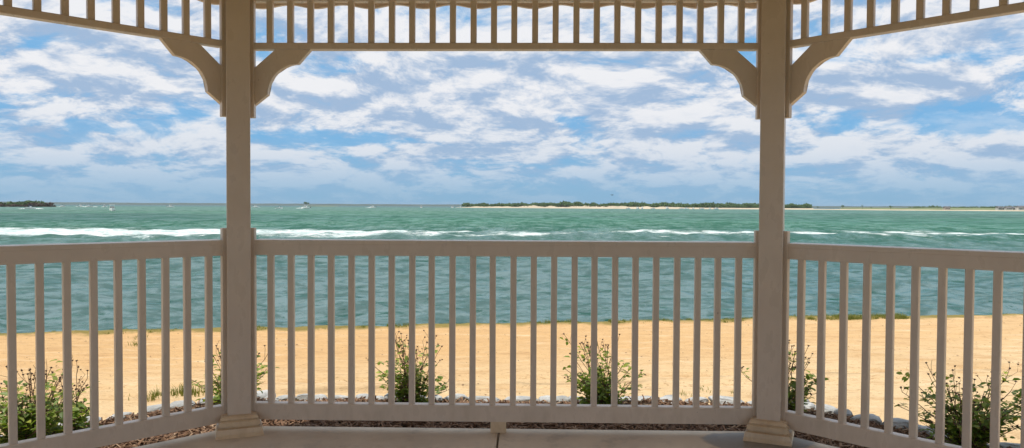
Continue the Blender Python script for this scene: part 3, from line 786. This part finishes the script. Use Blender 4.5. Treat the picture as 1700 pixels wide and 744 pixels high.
# ------------------------------------------------------------------ far land
MARSH = simple('salt_marsh', (.16, .19, .075), .95, .35, .02)
DUNE = simple('dune_sand', (.50, .42, .30), .95, .15, .02)
def strip_land(name, pxs, dist, depth, height_fn, mat, steps=10):
    """a low piece of land on a run of bearings: near edge under water, rising inland"""
    V_ = []; n = len(pxs)
    for i, px in enumerate(pxs):
        for j in range(steps+1):
            t_ = j/steps; dd = dist(px)-4+depth*t_; z = ZW-.4+(height_fn(px, t_)+.4)
            V_.append(bearing(px, dd, z))
    f = grid_faces(n, steps+1)
    return tag(link(name, np_mesh(name, [tuple(v) for v in V_], f[:, ::-1], mat)), kind='structure')
def nz(a, b=0., o=3): return float(fbm(np.array([a]), np.array([b]), o)[0])
isl_d = lambda px: float(np.interp(px, [740, 850, 1060, 1250, 1340, 1500, 1700, 1900], [1300, 1200, 1040, 1170, 1150, 1000, 980, 960]))
def isl_h(px, t_):
    end = min(1, max(0, (px-752)/40)); dune = max(0, nz(px*.07, t_*3)-.30)*7*math.exp(-((px-960)/150)**2)
    return (-.3 if t_ == 0 else (1.1+1.0*min(1, t_*4)+dune*min(1, t_*5))*end-.2)
pxs = np.arange(750, 1351, 3.)
strip_land('island_terrain', pxs, isl_d, 150, isl_h, DUNE)
pxs2 = np.arange(1335, 1950, 6.)
strip_land('sand_spit_terrain', pxs2, isl_d, 60, lambda px, t_: (-.3 if t_ == 0 else .8+.4*nz(px*.03)), DUNE, 4)
strip_land('marsh_terrain', np.arange(1395, 1950, 6.), lambda px: isl_d(px)+40, 700, lambda px, t_: (-.3 if t_ == 0 else 3.0+.8*nz(px*.05, 3)), MARSH, 5)
def clump_mesh(V_, F_, c, rx, rz, r):
    """a leafy mass built of many small tilted leaf-clump faces"""
    n = int(26+10*rx)
    for _ in range(n):
        d = Vector((r.gauss(0, 1), r.gauss(0, 1), r.gauss(0, 1))).normalized()*r.uniform(.55, 1.08)
        p = c+Vector((d.x*rx, d.y*rx, d.z*rz)); s_ = rx*r.uniform(.18, .38)
        a = Vector((r.gauss(0, 1), r.gauss(0, 1), r.gauss(0, 1))).normalized(); b = a.orthogonal().normalized()
        i = len(V_); V_ += [p+a*s_, p+b*s_*.8, p-a*s_, p-b*s_*.8]; F_.append((i, i+1, i+2, i+3))
def woodland(name, label, runs, dist_fn, mat, seed, kind='stuff', cat='trees'):
    r = random.Random(seed); V_, F_ = [], []
    for a_, b_, n, off0, off1, hb, hh in runs:
        for k in range(n):
            px = r.uniform(a_, b_); base = bearing(px, dist_fn(px)+r.uniform(off0, off1), 0)
            h = hh*r.uniform(.65, 1.15)*(.7+.6*nz(px*.08, seed)); rx = h*r.uniform(.45, .8)
            clump_mesh(V_, F_, base+Vector((0, 0, ZW+hb+h*.5)), rx, h*.55, r)
    tag(link(name, np_mesh(name, [tuple(v) for v in V_], F_, mat, False)), label, cat, kind=kind)
woodland('island_woodland', 'low green scrub wood along the dunes of the far sandy island', [(768,1345,900,38,130,2.2,5.4),(905,960,60,40,120,3,6.2),(1030,1245,200,42,120,2.4,6.4),(1302,1345,70,40,90,2.2,4.6),(800,900,80,50,110,2.6,5.0)], isl_d, FAR_LEAF, 1)
woodland('dune_scrub', 'dark scattered bushes on the bare dunes of the far island', [(900,1015,60,14,40,2.6,1.6),(860,900,14,20,40,2.2,1.5)], isl_d, RUST_LEAF, 2)
woodland('marsh_treeline', 'thin dark line of trees behind the far marsh at the right', [(1508,1950,260,560,700,2.6,4.2),(1650,1950,120,480,560,2.6,4.6)], isl_d, FAR_LEAF, 3)
# left headland
hd = lambda px: float(np.interp(px, [-300, 0, 60, 95], [700, 800, 830, 860]))
strip_land('headland_terrain', np.arange(-330, 95, 4.), hd, 150, lambda px, t_: (-.3 if t_ == 0 else .9*min(1, (96-px)/14)), simple('headland_soil', (.16,.12,.09), .95, .3, .1), 4)
woodland('headland_woodland', 'green wood along the low headland at the far left', [(-320,70,330,8,60,.4,4.6)], hd, FAR_LEAF, 4)
woodland('headland_scrub', 'russet brown scrub at the tip of the far left headland', [(50,86,60,4,25,.3,3.4),(84,93,14,4,10,.0,1.4),(-100,60,120,2,7,.0,2.2)], hd, RUST_LEAF, 5)
# far mainland shore, low and blue with distance
strip_land('far_shore_terrain', np.arange(-700, 2500, 12.), lambda px: 6200., 900, lambda px, t_: (-.3 if t_ == 0 else 13+9*nz(px*.02, t_*3, 4)), simple('far_shore', (.035,.06,.035), .95, .3, .01), 4)
# islet with a lone tree
strip_land('islet_terrain', np.arange(498, 566, 3.), lambda px: 2400., 60, lambda px, t_: (-.3 if t_ == 0 else 1.6*math.sin(math.pi*min(1, max(0, (px-497)/68)))+.3), MARSH, 3)
def lone_tree(px, dist, h, label, seed, z0=1.2, wide=.55, group=None, cat='tree'):
    r = random.Random(seed); b = bearing(px, dist, ZW+z0); root = empty('lone_tree', b); tag(root, label, cat, group)
    bm = bmesh.new(); tube(bm, [(0,0,-.5),(h*.03,0,h*.3),(0,h*.02,h*.7)], h*.05, h*.02, 6); obj('trunk', bm, BARK, root)
    V_, F_ = [], []
    for _ in range(6): clump_mesh(V_, F_, Vector((r.gauss(0, h*wide*.35), r.gauss(0, h*wide*.3), h*r.uniform(.45, .85))), h*wide*.42, h*.24, r)
    link('crown', np_mesh('crown', [tuple(v) for v in V_], F_, FAR_LEAF, False), root)
lone_tree(509, 2420, 12, 'dark rounded tree alone on the tiny islet near the left post', 1, .8, .7)
for px, h, d, lb in ((1357,3.2,1180,'small round bush on the sand spit just past the end of the island wood'),(1399,4.6,1150,'wide dark bush on the bare sand spit right of the right post'),
                  (1431,5.0,1120,'narrow upright dark tree on the sand spit, middle of the lone trees'),(1478,4.2,1080,'flat dark bush at the start of the far green marsh'),(1446,2.2,1110,'very low bush just right of the narrow upright tree on the spit')):
    lone_tree(px, d, h, lb, int(px), 2.0, .6 if px != 1431 else .3)

# ------------------------------------------------------------------ boats, cottages, a gull
def loft(bm, secs):
    rings = [[bm.verts.new(p) for p in s_] for s_ in secs]
    for a, b in zip(rings, rings[1:]):
        for i in range(len(a)-1): bm.faces.new((a[i], a[i+1], b[i+1], b[i]))
    bm.faces.new(rings[0]); 
    return rings
def hull_mesh(L, B, H):
    bm = bmesh.new(); secs = []
    for i in range(9):
        t_ = i/8; x = -L/2+L*t_; w = B/2*(1-max(0, (t_-.45)/.55)**2.2); sh = H*(1+.35*t_**2); k = -.35*H*(1-t_**4)
        w = max(w, .03)
        secs.append([(x, -w, sh), (x, -w*.93, H*.35), (x, -w*.55, k*.5), (x, 0, k), (x, w*.55, k*.5), (x, w*.93, H*.35), (x, w, sh)])
    rings = loft(bm, secs)
    for a, b in zip(rings, rings[1:]): bm.faces.new((a[0], b[0], b[-1], a[-1]))     # deck
    bmesh.ops.recalc_face_normals(bm, faces=bm.faces[:]); return bm
proto_meshes = {}
def boat(px, dist, heading, L, label, kind='cabin', group='small boats out on the bay', z=0.):
    b = bearing(px, dist, ZW+z); root = empty('motorboat', b, heading); tag(root, label, 'boat', group)
    key = (round(L, 1), kind)
    if key not in proto_meshes:
        B, H = L*.36, L*.15; ms = []
        ms.append(('hull', mesh_of('hull', hull_mesh(L, B, H), WHITE)))
        bm = bmesh.new()
        if kind == 'cabin':
            box(bm, -L*.12, L*.22, -B*.36, B*.36, H*.9, H*2.0, .08); ms.append(('cabin', mesh_of('cabin', bm, WHITE)))
            bm = bmesh.new(); box(bm, -L*.14, L*.17, -B*.40, B*.40, H*2.55, H*2.7, .03)
            for sx in (-.12, .14):
                for sy in (-.34, .34): box(bm, L*sx-.03, L*sx+.03, B*sy-.03, B*sy+.03, H*1.9, H*2.56)
            ms.append(('canopy', mesh_of('canopy', bm, WHITE)))
            bm = bmesh.new(); box(bm, L*.221, L*.235, -B*.32, B*.32, H*1.45, H*1.9); box(bm, -L*.05, L*.18, -B*.366, B*.366, H*1.5, H*1.85); ms.append(('windscreen', mesh_of('windscreen', bm, GLASS)))
        else:
            box(bm, -L*.05, L*.08, -B*.18, B*.18, H*.9, H*1.9, .05); ms.append(('console', mesh_of('console', bm, WHITE)))
            bm = bmesh.new(); box(bm, -L*.14, L*.12, -B*.32, B*.32, H*2.7, H*2.8, .03)
            for sx in (-.12, .10):
                for sy in (-.28, .28): box(bm, L*sx-.03, L*sx+.03, B*sy-.03, B*sy+.03, H*.8, H*2.72)
            ms.append(('canopy', mesh_of('canopy', bm, BLUEC)))
        bm = bmesh.new(); box(bm, -L*.57, -L*.505, -B*.12, B*.12, H*.6, H*1.55, .05); ms.append(('outboard', mesh_of('outboard', bm, DARK)))
        proto_meshes[key] = ms
    for nm, me_ in proto_meshes[key]: link(nm, me_, root)
    return root
FOAM = simple('white_spray', (.66, .70, .70), .9, .05)
def wake(px, dist, wid, hgt_, label, seed, deep=3.):
    r = random.Random(seed); b = bearing(px, dist, ZW); bm = bmesh.new()
    for _ in range(26):
        u = r.uniform(-1, 1); s_ = wid*.10*r.uniform(.5, 1.2)
        mtx = Matrix.Translation((u*wid/2, r.uniform(-deep/2, deep/2), hgt_*.15)) @ Matrix.Diagonal((s_*1.6, s_, hgt_*(1-abs(u)*.7)*r.uniform(.3, 1), 1))
        bmesh.ops.create_icosphere(bm, subdivisions=1, radius=1, matrix=mtx)
    o = obj('boat_wake', bm, FOAM, None, b); tag(o, label, 'wake', kind='stuff')
boat(186.5, 330, R(-62), 6.2, 'largest white cabin boat, alone on the green water at the left')
boat(51, 470, R(8), 5.2, 'small speeding boat throwing spray in front of the left headland', 'open'); wake(52, 472, 12, .7, 'white spray on both sides of the boat by the left headland', 1)
boat(104, 900, R(170), 5.2, 'tiny pale boat just off the tip of the left headland', 'open', z=.1); wake(102.5, 903, 7, .6, 'faint wake just off the headland tip', 2)
boat(134, 1000, R(10), 6, 'white speck of a boat halfway between the headland tip and the large cabin boat'); wake(133, 1003, 8, .9, 'white wake halfway to the cabin boat', 3)
boat(148, 860, R(185), 6, 'dark open boat running in a long white wake left of the large cabin boat', 'open'); wake(148, 862, 15, .8, 'long white wake around the dark open boat', 4)
boat(174, 860, R(-70), 6, 'small white boat close behind the large cabin boat'); wake(174, 863, 5, .8, 'short wake behind the large cabin boat', 5)
boat(283, 880, R(5), 7, 'distant white boat between the large cabin boat and the left post'); wake(283, 882, 7, .8, 'white wake short of the left post', 6)
boat(424, 900, R(0), 7, 'distant white boat right beside the left post on the open side'); wake(425, 902, 9, .9, 'wake beside the left post', 7)
boat(464, 640, R(4), 5.2, 'faint low boat between the left post and the islet tree', 'open'); wake(463, 641, 6, .5, 'low pale wake between post and islet', 8)
boat(508, 640, R(182), 7, 'white boat with a long bright wake below the islet tree'); wake(502, 642, 9, .8, 'long bright wake below the islet tree', 9)
boat(619, 900, R(178), 7, 'white boat in a foaming wake midway between the islet tree and the island'); wake(615, 902, 11, 1.0, 'foaming wake midway to the island', 10)
boat(699.5, 1000, R(-80), 8, 'tallest lone white boat short of the left end of the island')
boat(751, 1120, R(-60), 7, 'small white boat off the left tip of the island, farther from the beach'); boat(764.5, 1120, R(-75), 7, 'white boat nearly touching the left tip of the island')
for px, L, hd_, lb in ((1043,6,20,'first low boat from the left of the row moored along the island beach'),(1058,8,100,'large white boat at the left of the close pair moored at the island beach'),
        (1066,8,80,'large white boat at the right of the close pair moored at the island beach'),(1084,6,10,'low boat alone between the close pair and the tall white boat'),
        (1107,9,95,'tallest bright white boat in the row moored at the island beach'),(1131,6,0,'small dark canopied boat right of the tallest moored boat'),
        (1139,7,175,'long low white boat in the middle right of the moored row'),(1151,6,60,'short white boat before the gap in the moored row'),
        (1165,7,5,'bluish boat standing alone towards the right of the moored row'),(1178,6,90,'small boat next to last in the moored row'),(1189,7,15,'last boat at the right end of the moored row by tan tents')):
    boat(px, isl_d(px)-12, R(hd_), L, lb, 'open' if px in (1043, 1084, 1131, 1165) else 'cabin', 'boats moored along the island beach')
def cottage(px, dist, w, d, h, rot, label, wall=None, z0=1.6):
    b = bearing(px, dist, ZW+z0); root = empty('cottage', b, rot); tag(root, label, 'house', 'cottages on the far right shore')
    bm = bmesh.new(); box(bm, -w/2, w/2, -d/2, d/2, -1, h); obj('wall', bm, wall or CWALL, root)
    bm = bmesh.new(); ov = .4
    a = [bm.verts.new(p) for p in ((-w/2-ov,-d/2-ov,h+.003),(w/2+ov,-d/2-ov,h+.003),(w/2+ov,d/2+ov,h+.003),(-w/2-ov,d/2+ov,h+.003),(-w/2-ov,0,h+d*.38),(w/2+ov,0,h+d*.38))]
    for f in ((0,1,5,4),(2,3,4,5),(0,4,3),(1,2,5),(3,2,1,0)): bm.faces.new([a[i] for i in f])
    obj('roof', bm, ROOFC, root)
    for k in range(3):
        bm = bmesh.new(); x = w*(-.3+.3*k); box(bm, x-.5, x+.5, -d/2-.04, -d/2+.02, h*.35, h*.75); obj('window', bm, GLASS, root)
for px, dd, w, d, h, rt, lb, wl in ((1571,1040,9,6,3.0,.1,'lone pinkish cottage at the near edge of the marsh',CWALL2),(1657,1050,7,6,3.6,.3,'cream cottage, first from the left in the far right cluster',None),
        (1666,1060,6,6,2.8,-.2,'small tan cottage second in the far right cluster',CWALL2),(1673,1045,9,6,3.2,.0,'wide white cottage third in the far right cluster',None),
        (1680,1070,7,7,3.0,.4,'white cottage fourth in the far right cluster, set back',None),(1685,1050,6,6,2.6,-.4,'low tan cottage fifth in the far right cluster',CWALL2),
        (1691,1040,8,6,4.2,.2,'tall white cottage sixth in the far right cluster',None),(1698,1050,9,7,4.0,-.1,'large white cottage at the right edge of the view',None),
        (1709,1050,8,7,3.6,.2,'white cottage just past the right edge cluster',None)):
    cottage(px, dd, w*.7, d*.7, h*.7, rt, lb, wl)
# a gull gliding over the bay
d_ = RT*((1016-850)/F_PX)+FW-UP*((324-372)/F_PX); gp = Vector(CAM)+d_*170
root = empty('gull', gp, .6); tag(root, 'small dark gull gliding low over the bay in front of the island', 'bird')
bm = bmesh.new()
secs = []
for x, w, h in ((-.28,.01,.01),(-.2,.05,.03),(-.05,.07,.06),(.12,.06,.06),(.2,.035,.04),(.27,.03,.03),(.33,.005,.005)):
    secs.append([(x, math.cos(a)*w, math.sin(a)*h) for a in [k*math.pi/3 for k in range(7)]])
loft(bm, secs)
for sg in (1, -1):
    pts = [(.08,0,.02),(.12,.28,.14),(.02,.62,.10),(-.06,.64,.09),(-.04,.28,.12),(-.1,0,.02)]
    a = [bm.verts.new((x, y*sg, z)) for x, y, z in pts]; b = [bm.verts.new((x, y*sg, z-.015)) for x, y, z in pts]
    bm.faces.new(a); bm.faces.new(b[::-1])
    for i in range(6): bm.faces.new((a[i], a[(i+1)%6], b[(i+1)%6], b[i]))
obj('body', bm, BIRD, root)

# ------------------------------------------------------------------ sea air
HAZE = True
if HAZE:
    bm = bmesh.new(); box(bm, -9600, 9600, -9600, 9600, -4.3, 16.0)
    hm = bpy.data.materials.new('sea_haze'); hm.use_nodes = True; nt = hm.node_tree; nt.nodes.clear()
    o_ = nt.nodes.new('ShaderNodeOutputMaterial'); v_ = nt.nodes.new('ShaderNodeVolumePrincipled')
    v_.inputs['Color'].default_value = (.72, .84, .96, 1); v_.inputs['Density'].default_value = 6e-5; v_.inputs['Anisotropy'].default_value = .2
    nt.links.new(v_.outputs[0], o_.inputs['Volume'])
    hz_ = obj('haze', bm, hm); tag(hz_, 'thin blue sea haze over the bay', 'haze', kind='stuff')
